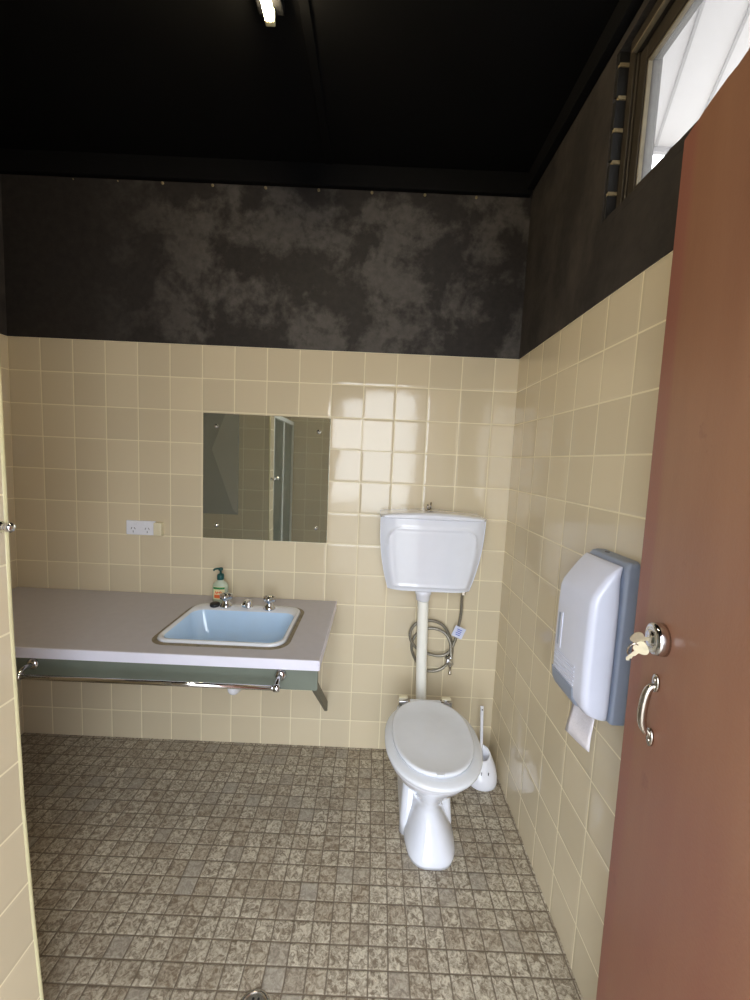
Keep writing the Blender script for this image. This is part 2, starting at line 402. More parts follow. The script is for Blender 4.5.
# the high window in the right wall
w1 = empty('window_1', (.07, -1.2, 2.2)); tag(w1, 'high window of clear glass in a dark timber frame', kind='structure')
def wpart(name, mat, boxes, bev=.002):
    bm = bmesh.new()
    for a in boxes: box(bm, a[0] - .085, a[1] - .085, a[2] + 1.2, a[3] + 1.2, a[4] - 2.2, a[5] - 2.2)
    return link(name, bm, mat, w1, bev=bev)
ya = WY0 - .004
wpart('window_frame', M['frame'], [(.044, .125, ya - .032, ya, WZ0 - .02, WZ1), (.044, .125, WY1, WY1 + .032, WZ0 - .02, WZ1),
                          (.044, .125, WY1 + .032, ya - .032, WZ0 - .02, WZ0 + .01), (.030, .125, WY1 + .032, ya - .032, WZ1 - .028, WZ1),
                          (.050, .060, ya - .040, ya - .032, WZ0, WZ1 - .028)], .003)
wpart('sash', M['frame'], [(.056, .098, ya - .070, ya - .034, WZ0 + .012, WZ1 - .030), (.056, .098, WY1 + .034, WY1 + .08, WZ0 + .012, WZ1 - .030),
                   (.056, .098, WY1 + .08, ya - .070, WZ0 + .012, WZ0 + .05), (.056, .098, WY1 + .08, ya - .070, WZ1 - .075, WZ1 - .030)], .003)
wpart('glazing_bead', M['rawwood'], [(.060, .072, ya - .0735, ya - .0705, WZ0 + .05, WZ1 - .078), (.060, .072, WY1 + .08, ya - .0705, WZ1 - .081, WZ1 - .076),
                             (.0295, .0435, WY1 + .08, ya - .04, WZ1 - .034, WZ1 - .0285)], .001)
wpart('pane', M['wglass'], [(.074, .079, WY1 + .078, ya - .068, WZ0 + .048, WZ1 - .073)], 0)

# outdoors: ground and the white soffit seen through the high window
struct('ground', BX(-9, 9, -12, 9, -.16, -.101), M['concrete'], label='pale concrete ground outside')
sf = empty('soffit', (0, 0, 2.9), 0); tag(sf, 'white boarded soffit seen through the high window', kind='structure')
bm = bmesh.new(); box(bm, .14, 1.9, -3.4, -.015, 2.9, 2.93)
link('soffit_board', bm, M['soffit']).parent = sf
sf.location = (0, 0, 0)
ang = math.atan2(.204, .479)
for k in range(4):
    bm = bmesh.new(); d = Vector((math.sin(ang), math.cos(ang), 0)); s = Vector((d.y, -d.x, 0))
    a = Vector((.519, -.02, 2.895)) + s * (.135 * k - .0); 
    L = 1.0 if k else .95
    if k == 3: break
    e_ = a - d * L
    poly_prism(bm, [a - s * .005, a + s * .005, e_ + s * .005, e_ - s * .005], (0, 0, .006))
    link('joint_strip', bm, M['seam'], sf)
bm = bmesh.new(); box(bm, .14, 1.9, -.017, .004, 2.880, 2.935); link('fascia', bm, M['seam'], sf)

# ------------------------------------------------------------------ bench, apron, rail
BT = .770; BY = -.604; BXR = -.812
bench = empty('vanity_bench', (-1.6, 0, 0)); tag(bench, 'long grey laminate vanity bench with white edge on the back wall', 'bench')
def rel(bm, o):
    bmesh.ops.translate(bm, verts=bm.verts[:], vec=-Vector(o.location)); return bm
hx0, hx1, hy0, hy1 = -1.433, -.963, -.512, -.145
bm = bmesh.new(); xs = [XL + .002, hx0, hx1, BXR]; ys = [BY + .006, hy0, hy1, -.002]
V = {}
for zi, z in enumerate((BT - .032, BT)):
    for i, x in enumerate(xs):
        for j, y in enumerate(ys): V[i, j, zi] = bm.verts.new((x, y, z))
for i in range(3):
    for j in range(3):
        if (i, j) == (1, 1): continue
        for zi in (0, 1): bm.faces.new([V[a, b_, zi] for a, b_ in ((i, j), (i + 1, j), (i + 1, j + 1), (i, j + 1))])
for (a, c) in [((0, 0), (1, 0)), ((1, 0), (2, 0)), ((2, 0), (3, 0)), ((3, 0), (3, 1)), ((3, 1), (3, 2)), ((3, 2), (3, 3)), ((3, 3), (2, 3)), ((2, 3), (1, 3)), ((1, 3), (0, 3)),
               ((0, 3), (0, 2)), ((0, 2), (0, 1)), ((0, 1), (0, 0)), ((1, 1), (2, 1)), ((2, 1), (2, 2)), ((2, 2), (1, 2)), ((1, 2), (1, 1))]:
    bm.faces.new([V[a + (0,)], V[c + (0,)], V[c + (1,)], V[a + (1,)]])
link('worktop', rel(bm, bench), M['lam'], bench)
bm = BX(XL + .002, BXR, BY - .001, BY + .006, BT - .036, BT + .001); box(bm, BXR, BXR + .003, BY - .001, -.002, BT - .036, BT + .001)
link('front_edge', rel(bm, bench), M['lamedge'], bench, bev=.001)
bm = BX(XL + .002, BXR - .004, BY + .010, BY + .028, .655, BT - .033)
link('apron_board', rel(bm, bench), M['apron'], bench, bev=.002)
bm = BX(XL + .002, BXR - .01, -.022, -.002, .70, BT - .033)
link('wall_batten', rel(bm, bench), M['apron'], bench)
bm = bmesh.new()   # steel strut from the front of the bench back to the wall
s0 = Vector((-.836, -.585, .705)); s1 = Vector((-.836, -.002, .215))
poly_prism(bm, [s0 + Vector((0, 0, .022)), s0 - Vector((0, 0, .030)), s1 - Vector((0, 0, .022)), s1 + Vector((0, 0, .030))], (-.016, 0, 0))
box(bm, -.852, -.836, -.574, -.01, .715, BT - .033)
link('support_strut', rel(bm, bench), M['strut'], bench, bev=.002)

rail = empty('bench_rail', (-1.38, BY, .70)); tag(rail, 'chrome rail along the front of the bench', 'rail')
bm = bmesh.new(); zr = .700; yr = BY - .052
tube(bm, [Vector((x, yr, zr - .004)) for x in (-1.872, -1.4, -.938)], .0085, 14)
link('bar', rel(bm, rail), M['chrome'], rail, smooth=True)
for x in (-1.812, -.945):
    bm = bmesh.new()
    lathe(bm, (x, BY + .0095, zr + .010), (0, -1, 0), [(.0205, 0), (.0205, .005), (.014, .011), (.009, .014)], 20)
    tube(bm, smooth_path([(x, BY + .0, zr + .010), (x, BY - .025, zr + .012), (x, BY - .046, zr + .004), (x, yr, zr - .004)]), .0085, 12)
    lathe(bm, (x - .013, yr, zr - .004), (1, 0, 0), [(.005, 0), (.0125, .004), (.0135, .013), (.0125, .022), (.005, .026)], 18)
    link('rail_bracket', rel(bm, rail), M['chrome'], rail, smooth=True)

# ------------------------------------------------------------------ basin
basin = empty('wash_basin', (-1.2, -.33, BT)); tag(basin, 'pale blue rectangular wash basin with white rim set into the bench', 'basin')
cx, cy = -1.198, -.325
bm = bmesh.new()
R = lambda hx, hy, r, z, dx=0, dy=0: rrect(cx + dx, cy + dy, hx, hy, r, z, 8)
loft(bm, [R(.259, .214, .070, BT + .0006), R(.256, .211, .068, BT + .0028), R(.244, .199, .06, BT + .0030)], cap=False)
link('sealant', rel(bm, basin), M['seal'], basin, smooth=True)
bm = bmesh.new()
loft(bm, [R(.241, .196, .058, BT + .001), R(.242, .197, .058, BT + .008), R(.238, .193, .056, BT + .012), R(.233, .188, .052, BT + .013),
          R(.229, .158, .05, BT + .011, 0, -.023), R(.224, .153, .05, BT + .004, 0, -.024)], cap=False)
link('rim', rel(bm, basin), M['rim'], basin, smooth=True)
bm = bmesh.new()
rg = [R(.224, .153, .05, BT + .004, 0, -.024), R(.215, .145, .055, BT - .02, 0, -.025), R(.203, .134, .06, BT - .07, 0, -.027), R(.182, .118, .065, BT - .115, 0, -.027),
      R(.150, .092, .07, BT - .140, 0, -.027), R(.08, .05, .045, BT - .148, 0, -.027), R(.022, .022, .021, BT - .151, 0, -.027)]
out = [[v + Vector(((v.x - cx) * .03, (v.y - cy) * .03, -.008)) for v in r] for r in rg[::-1]]
loft(bm, rg + out, cap=False)
bmesh.ops.remove_doubles(bm, verts=bm.verts[:], dist=1e-5)
link('bowl', rel(bm, basin), M['basin'], basin, smooth=True)
bm = bmesh.new(); lathe(bm, (cx, cy - .027, BT - .156), (0, 0, 1), [(.022, 0), (.024, .006), (.016, .008), (.014, .005)], 20)
link('waste_fitting', rel(bm, basin), M['chrome'], basin, smooth=True)
bm = bmesh.new(); cyl(bm, (cx, cy - .027, BT - .158), (cx, cy - .027, .53), .019, 18)
tube(bm, smooth_path([(cx, cy - .027, .545), (cx, cy - .02, .497), (cx, cy + .03, .479), (cx, cy + .08, .497), (cx, cy + .09, .55)]), .022, 14)
tube(bm, smooth_path([(cx, cy + .09, .545), (cx, cy + .095, .58), (cx, cy + .14, .60), (cx, -.004, .60)]), .020, 14)
link('waste_trap', rel(bm, basin), M['plastic'], basin, smooth=True)
def basin_tap(x, y):
    z = BT + .0125; bm = bmesh.new()
    lathe(bm, (x, y, z), (0, 0, 1), [(.027, 0), (.027, .004), (.022, .012), (.015, .022), (.014, .030), (.009, .032)], 22)
    t = link('tap', rel(bm, basin), M['chrome'], basin, smooth=True)
    bm = bmesh.new()      # four-lobed capstan head
    rings = []
    for h, s in ((.030, .55), (.034, .95), (.045, 1.0), (.055, .95), (.061, .60), (.063, .2)):
        rings.append([Vector((x + math.cos(a) * .026 * s * (1 + .16 * math.cos(4 * a)), y + math.sin(a) * .026 * s * (1 + .16 * math.cos(4 * a)), z + h)) for a in [2 * math.pi * k / 32 for k in range(32)]])
    loft(bm, rings); h_ = link('tap_handle', rel(bm, basin), M['chrome'], t, smooth=True)
basin_tap(-1.296, -.165); basin_tap(-1.098, -.172)
bm = bmesh.new(); x, y, z = -1.196, -.160, BT + .0125
lathe(bm, (x, y, z), (0, 0, 1), [(.020, 0), (.020, .004), (.015, .014), (.014, .026), (.009, .032)], 22)
tube(bm, smooth_path([(x, y + .004, z + .020), (x, y - .020, z + .034), (x, y - .050, z + .036), (x, y - .066, z + .026)]), .010, 14)
link('spout', rel(bm, basin), M['chrome'], basin, smooth=True)
bm = bmesh.new(); lathe(bm, (-1.345, -.172, BT + .0125), (0, 0, 1), [(.019, 0), (.022, .006), (.021, .014), (.015, .017), (.004, .018)], 20)
tag(link('basin_plug', bm, M['black'], smooth=True), 'small black rubber plug on the basin rim beside the soap bottle', 'plug')

# soap pump bottle
SX, SY = -1.352, -.088
sb = empty('soap_bottle', (SX, SY, BT)); tag(sb, 'clear pump bottle of hand soap with dark green pump behind the basin', 'soap bottle')
bm = bmesh.new()
prof = [(.030, .018, .001), (.036, .021, .006), (.037, .022, .03), (.037, .022, .075), (.034, .021, .090), (.022, .016, .102), (.013, .012, .108), (.012, .012, .114)]
loft(bm, [[Vector((a * math.cos(t), b_ * math.sin(t), z)) for t in [2 * math.pi * k / 32 for k in range(32)]] for a, b_, z in prof])
link('bottle_body', bm, M['soap'], sb, smooth=True)
def curved_label(name, x0, x1, z0, z1, off, mat, parent):
    bm = bmesh.new(); n = 12; L = []
    for i in range(n + 1):
        x = x0 + (x1 - x0) * i / n; y = -(.022 + off) * math.sqrt(max(0, 1 - (x / (.037 + off)) ** 2)); L.append((x, y))
    loft(bm, [[Vector((x, y, z0)), Vector((x, y - .0004, z0)), Vector((x, y - .0004, z1)), Vector((x, y, z1))] for x, y in L])
    return link(name, bm, mat, parent, smooth=False)
lb = curved_label('label_panel', -.026, .026, .022, .082, .0006, M['labwhite'], sb)
curved_label('label_band', -.026, .026, .070, .080, .0014, M['labgreen'], lb)
bm = bmesh.new()   # orange lettering strokes on the label (too small to read)
zz = .054
for k, (xa, za, xb, zb) in enumerate([(-.018, .048, -.014, .062), (-.014, .062, -.010, .048), (-.010, .048, -.006, .060), (-.004, .050, -.004, .060), (-.004, .055, .003, .058), (.003, .050, .005, .060), (.008, .050, .008, .060), (.008, .060, .013, .058), (.013, .058, .014, .050)]):
    ya_ = -.0246 * math.sqrt(1 - (xa / .0385) ** 2) - .0006; yb_ = -.0246 * math.sqrt(1 - (xb / .0385) ** 2) - .0006
    tube(bm, [Vector((xa, ya_, za)), Vector((xb, yb_, zb))], .0014, 8)
link('label_lettering', bm, M['laborange'], lb)
curved_label('label_patch', -.022, .018, .028, .044, .0014, M['labgreen'] if False else M['laborange'], lb)
bm = bmesh.new(); lathe(bm, (0, 0, .112), (0, 0, 1), [(.0155, 0), (.0165, .003), (.0165, .020), (.013, .026), (.005, .028), (.0045, .046)], 24)
link('pump_collar', bm, M['capgreen'], sb, smooth=True)
bm = bmesh.new(); lathe(bm, (0, 0, .154), (0, 0, 1), [(.008, 0), (.011, .003), (.011, .011), (.008, .014)], 20)
tube(bm, smooth_path([(.004, 0, .162), (-.012, -.002, .163), (-.026, -.004, .160), (-.031, -.005, .154)]), .0048, 10)
link('pump_head', bm, M['capgreen'], sb, smooth=True)

# ------------------------------------------------------------------ mirror, power point
mir = empty('mirror', (-1.17, 0, 1.06)); tag(mir, 'square frameless mirror screwed to the back wall above the bench', 'mirror')
link('glass_sheet', rel(BX(-1.471, -.869, -.007, -.001, 1.060, 1.658), mir), M['mirror'], mir, bev=.0008)
for x, z in ((-1.409, 1.599), (-.923, 1.593), (-1.405, 1.124), (-.923, 1.131)):
    bm = bmesh.new(); lathe(bm, (x, -.0071, z), (0, -1, 0), [(.0095, 0), (.0095, .002), (.006, .006), (.001, .0075)], 18)
    link('dome_screw', rel(bm, mir), M['chrome'], mir, smooth=True)
pp = empty('power_point', (-1.765, 0, 1.055)); tag(pp, 'white double power point on the back wall left of the mirror', 'power outlet')
link('switch_plate', rel(BX(-1.841, -1.700, -.013, -.001, 1.060, 1.130), pp), M['plastic'], pp, bev=.004)
for x in (-1.806, -1.738):
    bm = bmesh.new()
    for dx, dz, rot in ((-.008, .004, .45), (.008, .004, -.45), (0, -.012, 0)):
        c_ = Vector((x + dx, -.0125, 1.088 + dz)); u = Vector((math.sin(rot), 0, math.cos(rot))) * .0052; w = Vector((math.cos(rot), 0, -math.sin(rot))) * .0013
        poly_prism(bm, [c_ + u + w, c_ + u - w, c_ - u - w, c_ - u + w], (0, -.0012, 0))
    link('socket_slot', rel(bm, pp), M['darkslot'], pp)
for x in (-1.790, -1.755):
    link('rocker', rel(BX(x - .008, x + .008, -.0165, -.0128, 1.110, 1.123), pp), M['plastic'], pp, bev=.001)
bm = BX(-1.698, -1.662, -.034, -.001, 1.062, 1.126)
tag(link('plug_adaptor', bm, M['cream'], bev=.004), 'small cream box beside the double power point', 'adaptor')

# ------------------------------------------------------------------ cistern
cis = empty('cistern', (-.38, 0, .9)); tag(cis, 'white wall-hung toilet cistern on the back wall', 'cistern')
def cis_ring(z, t):
    # t 0 bottom .. 1 top
    hw = .188 + (.236 - .188) * (1 - (1 - t) ** 2.3); cxx = -.3785
    d = .150 + .033 * t
    pts = []
    pts.append(Vector((cxx - hw, -.002, z)))
    for k in range(5): pts.append(Vector((cxx - hw, -.002 - (d - .03) * (k + 1) / 5, z)))
    n = 80
    for k in range(n + 1):
        u = -1 + 2 * k / n
        x = cxx + hw * u
        base = d - .030 * abs(u) ** 7 * 1.0 + .006 * (1 - u * u)
        # raised panel on the front
        mu = min(1, max(0, (0.86 - abs(u)) / .05)); mz = min(1, max(0, (t - .05) / .04)) * min(1, max(0, (.87 - t) / .05))
        cr = 1.0
        q = math.hypot(max(0, abs(u) - .70) / .18, max(0, t - .70) / .18); cr = min(1, max(0, (1.0 - q) / .25))
        q2 = max(abs(u) / .86, abs(t - .47) / .40, math.hypot(max(0, abs(u) - .62) / .24, max(0, t - .63) / .24) if (abs(u) > .62 and t > .63) else 0)
        ridge = math.exp(-((q2 - 1.0) / .055) ** 2)
        pts.append(Vector((x, -(base - .004 * (1 - mu * mz * cr) + .006 * ridge), z)))
    for k in range(5): pts.append(Vector((cxx + hw, -.002 - (d - .03) * (5 - k) / 5, z)))
    pts.append(Vector((cxx + hw, -.002, z)))
    return pts
bm = bmesh.new(); Z0, Z1 = .886, 1.222; NZ = 72
loft(bm, [cis_ring(Z0 + (Z1 - Z0) * i / NZ, i / NZ) for i in range(NZ + 1)])
o = link('tank_body', rel(bm, cis), M['china'], cis, bev=.004); 
bm = bmesh.new()
def lid_ring(z, g, rise):
    pts = []; n = 24; hw = .239 + g; d = .191 + g
    for k in range(n + 1):
        u = -1 + 2 * k / n; x = -.3785 + hw * u
        pts.append(Vector((x, -(d - .012 * abs(u) ** 3 - .03 * max(0, abs(u) - .93) / .07), z + rise * (1 - u * u))))
    pts += [Vector((-.3785 + hw, -.002, z)), Vector((-.3785, -.002, z + rise)), Vector((-.3785 - hw, -.002, z))]
    return pts
loft(bm, [lid_ring(1.2225, -.004, .0), lid_ring(1.224, 0, .003), lid_ring(1.231, .001, .010), lid_ring(1.236, -.006, .013), lid_ring(1.239, -.022, .014)])
link('tank_lid', rel(bm, cis), M['china'], cis, smooth=False, bev=.002)
bm = bmesh.new(); lathe(bm, (-.392, -.085, 1.248), (0, 0, 1), [(.016, 0), (.016, .006), (.010, .009), (.008, .013)], 20)
cyl(bm, (-.398, -.085, 1.258), (-.398, -.085, 1.280), .0045, 12); cyl(bm, (-.384, -.085, 1.258), (-.384, -.085, 1.290), .0045, 12)
link('flush_lever', rel(bm, cis), M['worn'], cis, smooth=True)
bm = bmesh.new(); lathe(bm, (-.398, -.100, .885), (0, 0, -1), [(.038, 0), (.038, .022), (.034, .026), (.032, .052), (.024, .056)], 26)
link('outlet_nut', rel(bm, cis), M['plastic'], cis, smooth=True)

# flush pipe
bm = bmesh.new(); tube(bm, smooth_path([(-.396, -.100, .826), (-.392, -.100, .70), (-.386, -.100, .50), (-.381, -.104, .375), (-.380, -.125, .322), (-.380, -.175, .300), (-.380, -.222, .298)]), .0255, 20)
tag(link('flush_pipe', bm, M['pipe'], smooth=True), 'cream white vertical flush pipe between the cistern and the toilet', 'pipe')

# hose, stop valve, tag
pix = [(-.206, -.085, .883), (-.206, -.06, .841), (-.201, -.045, .766), (-.206, -.035, .69), (-.22, -.035, .613), (-.246, -.035, .551), (-.289, -.032, .528), (-.348, -.03, .536), (-.409, -.03, .564), (-.441, -.03, .618),
       (-.429, -.03, .67), (-.392, -.03, .697), (-.338, -.028, .704), (-.283, -.025, .682), (-.246, -.022, .627), (-.227, -.018, .562), (-.238, -.016, .5), (-.269, -.016, .457), (-.313, -.016, .439), (-.363, -.016, .447),
       (-.405, -.014, .492), (-.428, -.014, .552), (-.421, -.014, .604), (-.384, -.014, .646), (-.326, -.014, .659), (-.271, -.020, .641), (-.243, -.034, .60), (-.238, -.042, .555), (-.237, -.048, .530)]
hose = empty('water_hose', (-.3, -.02, .5)); tag(hose, 'braided grey water hose coiled on the wall below the cistern', 'hose')
bm = bmesh.new(); tube(bm, smooth_path(pix, 6), .0072, 10); link('braided_hose', rel(bm, hose), M['braid'], hose, smooth=True)
bm = bmesh.new(); lathe(bm, (-.206, -.085, .885), (0, 0, -1), [(.013, 0), (.013, .014), (.009, .016), (.009, .026)], 6)
link('hose_nut', rel(bm, hose), M['worn'], hose)
vl = empty('stop_valve', (-.238, 0, .50)); tag(vl, 'small chrome water stop valve on the back wall', 'valve')
bm = bmesh.new(); lathe(bm, (-.238, -.001, .505), (0, -1, 0), [(.021, 0), (.021, .003), (.012, .010), (.0095, .012), (.0095, .05), (.012, .052), (.012, .062), (.006, .064)], 20)
cyl(bm, (-.238, -.046, .505), (-.238, -.048, .538), .009, 14)
link('valve_body', rel(bm, vl), M['chrome'], vl, smooth=True)
bm = bmesh.new(); rings = []
for h, s in ((.064, .5), (.068, 1), (.076, 1), (.080, .6)):
    rings.append([Vector((-.252 + .017 * s * math.cos(a) * (1 + .12 * math.cos(3 * a)), -h, .520 + .017 * s * math.sin(a) * (1 + .12 * math.cos(3 * a)))) for a in [2 * math.pi * k / 24 for k in range(24)]])
loft(bm, rings); link('valve_handle', rel(bm, vl), M['chrome'], vl, smooth=True)
bm = bmesh.new(); lathe(bm, (-.238, -.048, .494), (0, 0, -1), [(.009, 0), (.009, .012), (.0055, .014), (.0055, .040), (.008, .042), (.008, .050), (.003, .052)], 14)
link('valve_spindle', rel(bm, vl), M['worn'], vl, smooth=True)
tg = empty('hose_tag', (-.209, -.052, .66)); tag(tg, 'small pale blue printed tag on the water hose', 'tag')
bm = BX(-.027, .027, -.001, .001, -.027, .027); bmesh.ops.rotate(bm, verts=bm.verts[:], cent=(0, 0, 0), matrix=Matrix.Rotation(math.radians(22), 3, 'Y'))
link('paper_tag', bm, M['tagp'], tg)
bm = bmesh.new()
for k in range(4): box(bm, -.014 + .003 * (k % 2), .012, -.0018, -.0010, .012 - .009 * k, .016 - .009 * k)
bmesh.ops.rotate(bm, verts=bm.verts[:], cent=(0, 0, 0), matrix=Matrix.Rotation(math.radians(22), 3, 'Y'))
link('tag_print', bm, M['tagb'], tg)

# ------------------------------------------------------------------ toilet
tx = -.382
toi = empty('toilet', (tx, -.42, 0)); tag(toi, 'white toilet pan with closed lid beside the right wall', 'toilet')
def egg(z, yc, hl, hw, back=.80, n=40, p=2.0):
    pts = []
    for k in range(n):
        a = 2 * math.pi * k / n; c, s = math.cos(a), math.sin(a)
        y = s
        w = 1.0
        px = hw * math.copysign(abs(c) ** (2 / p), c)
        py = hl * math.copysign(abs(s) ** (2 / (p if s < 0 else p * 1.15)), s)
        if s > 0: px *= 1.0 + .0
        pts.append(Vector((px, py + yc + .42, z)))
    return pts
bm = bmesh.new()
secs = []
for z, yf, yb, hw, p, dx in [(.000, -.612, -.26, .099, 3.0, .010), (.014, -.613, -.26, .100, 3.0, .010), (.030, -.608, -.26, .096, 2.9, .009), (.075, -.582, -.265, .079, 2.6, .006), (.115, -.558, -.27, .064, 2.4, .003), (.150, -.545, -.275, .057, 2.2, 0), (.180, -.545, -.275, .060, 2.1, 0),
        (.215, -.566, -.265, .080, 2.05, 0), (.255, -.598, -.25, .110, 2.05, 0), (.300, -.638, -.236, .142, 2.05, 0), (.340, -.673, -.23, .164, 2.05, 0), (.370, -.698, -.229, .175, 2.05, 0), (.392, -.710, -.228, .178, 2.05, 0), (.398, -.706, -.232, .174, 2.05, 0)]:
    secs.append([v + Vector((dx, 0, 0)) for v in egg(z, (yf + yb) / 2, (yb - yf) / 2, hw, p=p)])
loft(bm, secs)
link('pan', bm, M['china'], toi, smooth=True)
bm = bmesh.new()    # rear trapway plinth
def rr(z, hw, y0, y1, r): return rrect(0, (y0 + y1) / 2 + .42, hw, (y1 - y0) / 2, r, z, 6)
loft(bm, [rr(0, .106, -.48, -.135, .03), rr(.05, .104, -.475, -.130, .03), rr(.13, .098, -.45, -.13, .03), rr(.20, .090, -.40, -.14, .03), rr(.28, .088, -.36, -.15, .03), rr(.335, .092, -.34, -.17, .03), rr(.345, .085, -.33, -.18, .03)])
link('trapway', bm, M['china'], toi, smooth=True)
bm = bmesh.new(); loft(bm, [rr(.330, .115, -.40, -.224, .05), rr(.375, .125, -.41, -.216, .05), rr(.392, .125, -.41, -.216, .05), rr(.397, .120, -.40, -.222, .05)])
link('hinge_deck', bm, M['china'], toi, smooth=True)
bm = bmesh.new(); lathe(bm, (0, .42 - .175, .300), (0, 1, 0), [(.030, -.04), (.036, -.02), (.036, .02), (.030, .026)], 24)
link('pipe_cone', bm, M['rubber'], toi, smooth=True)
bm = bmesh.new(); loft(bm, [egg(z, yc, hl, hw, p=2.1) for z, yc, hl, hw in ((.4005, -.488, .234, .176), (.402, -.488, .238, .181), (.412, -.488, .240, .183), (.418, -.488, .236, .179), (.419, -.488, .20, .15))])
link('seat', bm, M['seat'], toi, smooth=True)
bm = bmesh.new()
L = [(.4195, -.470, .208, .148), (.421, -.470, .214, .153), (.431, -.470, .215, .154), (.4345, -.470, .211, .151), (.4345, -.470, .203, .144), (.4325, -.470, .196, .137), (.434, -.470, .12, .08), (.4345, -.470, .03, .02)]
loft(bm, [egg(z, yc, hl, hw, p=2.15) for z, yc, hl, hw in L])
lid = link('lid', bm, M['seat'], toi, smooth=True)
bm = bmesh.new(); loft(bm, [rrect(0, -.470 - .2125 + .42, .014, .006, .005, z, 4) for z in (.430, .4362)])
link('finger_tab', bm, M['seat'], lid)
bm = bmesh.new(); loft(bm, [rrect(0, -.276 + .42, .070, .024, .01, z, 4) for z in (.4195, .4325)]); link('lid_back', bm, M['seat'], toi, bev=.002)
for s in (-1, 1):
    bm = bmesh.new(); box(bm, s * .094 - .023, s * .094 + .023, .42 - .272, .42 - .250, .398, .432)
    h = link('hinge', bm, M['chrome'], toi, bev=.004)
    bm = bmesh.new(); cyl(bm, (s * .072, .42 - .275, .426), (s * .072, .42 - .250, .426), .008, 12); link('hinge_pin', bm, M['worn'], h, smooth=True)
    bm = bmesh.new(); box(bm, s * .096 - .020, s * .096 + .020, .42 - .248, .42 - .226, .398, .434)
    link('hinge_pad', bm, M['cream'], toi, bev=.003)

# toilet brush and holder
bx_, by_ = -.088, -.185
hd = empty('brush_holder', (bx_, by_, 0)); tag(hd, 'white plastic toilet brush holder on the floor in the corner', 'brush holder')
bm = bmesh.new(); n = 36; rings = []
for r, h in ((.064, .001), (.069, .006), (.071, .02), (.070, .045), (.063, .08), (.050, .108), (.041, .126), (.037, .134), (.033, .132), (.033, .10), (.036, .04), (.02, .02)):
    slope = max(0, (h - .04)) * .55
    rings.append([Vector((r * math.cos(a), r * .95 * math.sin(a) + .12 * max(0, h - .02), h + slope * math.sin(a) * (r / .04) * .35)) for a in [2 * math.pi * k / n for k in range(n)]])
loft(bm, rings); link('holder_body', bm, M['plastic'], hd, smooth=True)
bm = bmesh.new()
for s in (-1, 1):
    bm = bmesh.new(); cyl(bm, (.016 * s, -.048, .068), (.016 * s, -.0495, .083), .0022, 8)
    link('holder_slot', bm, M['darkslot'], hd)
tb = empty('toilet_brush', (bx_, by_, .02)); tag(tb, 'thin white handle of the toilet brush standing in its holder', 'toilet brush')
bm = bmesh.new(); lathe(bm, (0, .010, .005), (0, .07, 1), [(.004, 0), (.014, .003), (.016, .03), (.014, .055), (.005, .06)], 18)
link('bristles', bm, M['pipe'], tb, smooth=True)
bm = bmesh.new(); tube(bm, [Vector((0, .012, .05)), Vector((-.002, .03, .15)), Vector((-.005, .052, .312)), Vector((-.005, .054, .318))], .0075, 14, rf=lambda t: .006 + .0025 * t)
link('handle', bm, M['plastic'], tb, smooth=True)
bm = bmesh.new(); cyl(bm, (-.005, .0425, .306), (-.005, .0432, .306), .0035, 10); link('hanging_hole', bm, M['darkslot'], tb)

# ------------------------------------------------------------------ paper dispenser on the right wall
dp = empty('paper_dispenser', (0, -.90, 1.05)); tag(dp, 'pale lilac and grey paper dispenser on the right wall', 'dispenser')
def dr(z, x0, x1, y0, y1, r):   # ring in plan: back x0 to front x1 (negative)
    return [Vector((v.x, v.y, z)) for v in rrect((x0 + x1) / 2, (y0 + y1) / 2, abs(x1 - x0) / 2, abs(y1 - y0) / 2, r, z, 6)]
bm = bmesh.new(); ya_, yb_ = -1.006, -.824
loft(bm, [dr(.846, -.002, -.036, yb_ - .005, ya_ + .004, .006), dr(.850, -.002, -.041, yb_, ya_, .008), dr(1.238, -.002, -.040, yb_, ya_, .010), dr(1.252, -.002, -.034, yb_ - .006, ya_ + .006, .010), dr(1.256, -.002, -.026, yb_ - .014, ya_ + .014, .010)])
link('back_plate', rel(bm, dp), M['greyback'], dp, bev=.002)
bm = bmesh.new()
C_ = [(.852, -.058, .010), (.858, -.080, .003), (.868, -.100, .001), (.886, -.110, 0), (.92, -.114, 0), (1.00, -.115, 0), (1.10, -.114, 0), (1.150, -.112, .001), (1.168, -.107, .002), (1.188, -.095, .004), (1.215, -.077, .006), (1.235, -.058, .009), (1.243, -.050, .012)]
loft(bm, [dr(z, -.0415, x, yb_ - g, ya_ + g, min(.018, abs(x + .0415) * .48)) for z, x, g in C_])
link('cover', rel(bm, dp), M['cover'], dp, smooth=True)
bm = bmesh.new(); loft(bm, [dr(z, -.043, x, -.8232, -.958, .014) for z, x in ((.8475, -.070), (.852, -.084), (.864, -.104), (.880, -.1115), (.910, -.1155), (.9105, -.1150))])
link('lower_front_band', rel(bm, dp), M['greyback'], dp, smooth=False, bev=.001)
bm = bmesh.new()
for k in range(5): box(bm, -.1168, -.114, -.955, -.845, .918 + k * .012, .921 + k * .012)
box(bm, -.1163, -.1143, -.872, -.862, .98, 1.08)
link('grip_ridge', rel(bm, dp), M['cover'], dp)
link('view_slot', rel(BX(-.1158, -.1140, -.860, -.850, .985, 1.075), dp), M['greyback'], dp)
bm = bmesh.new(); lathe(bm, (-.020, -.885, 1.254), (0, 0, 1), [(.006, 0), (.006, .0035), (.003, .004)], 14); link('lock_hole', rel(bm, dp), M['darkslot'], dp)
bm = bmesh.new(); rows = []
for i in range(9):
    t = i / 8; z = .862 - .120 * t; w0, w1 = -.862 + .006 * t, -.966 + .003 * t
    row = []
    for k in range(9):
        u = k / 8; y = w0 + (w1 - w0) * u
        row.append((-.055 - .022 * (1 - u) * t + .006 * math.sin(3 * u + 2 * t), y, z + (.014 * u - .012) * (1 if i == 8 else 0)))
    rows.append(row)
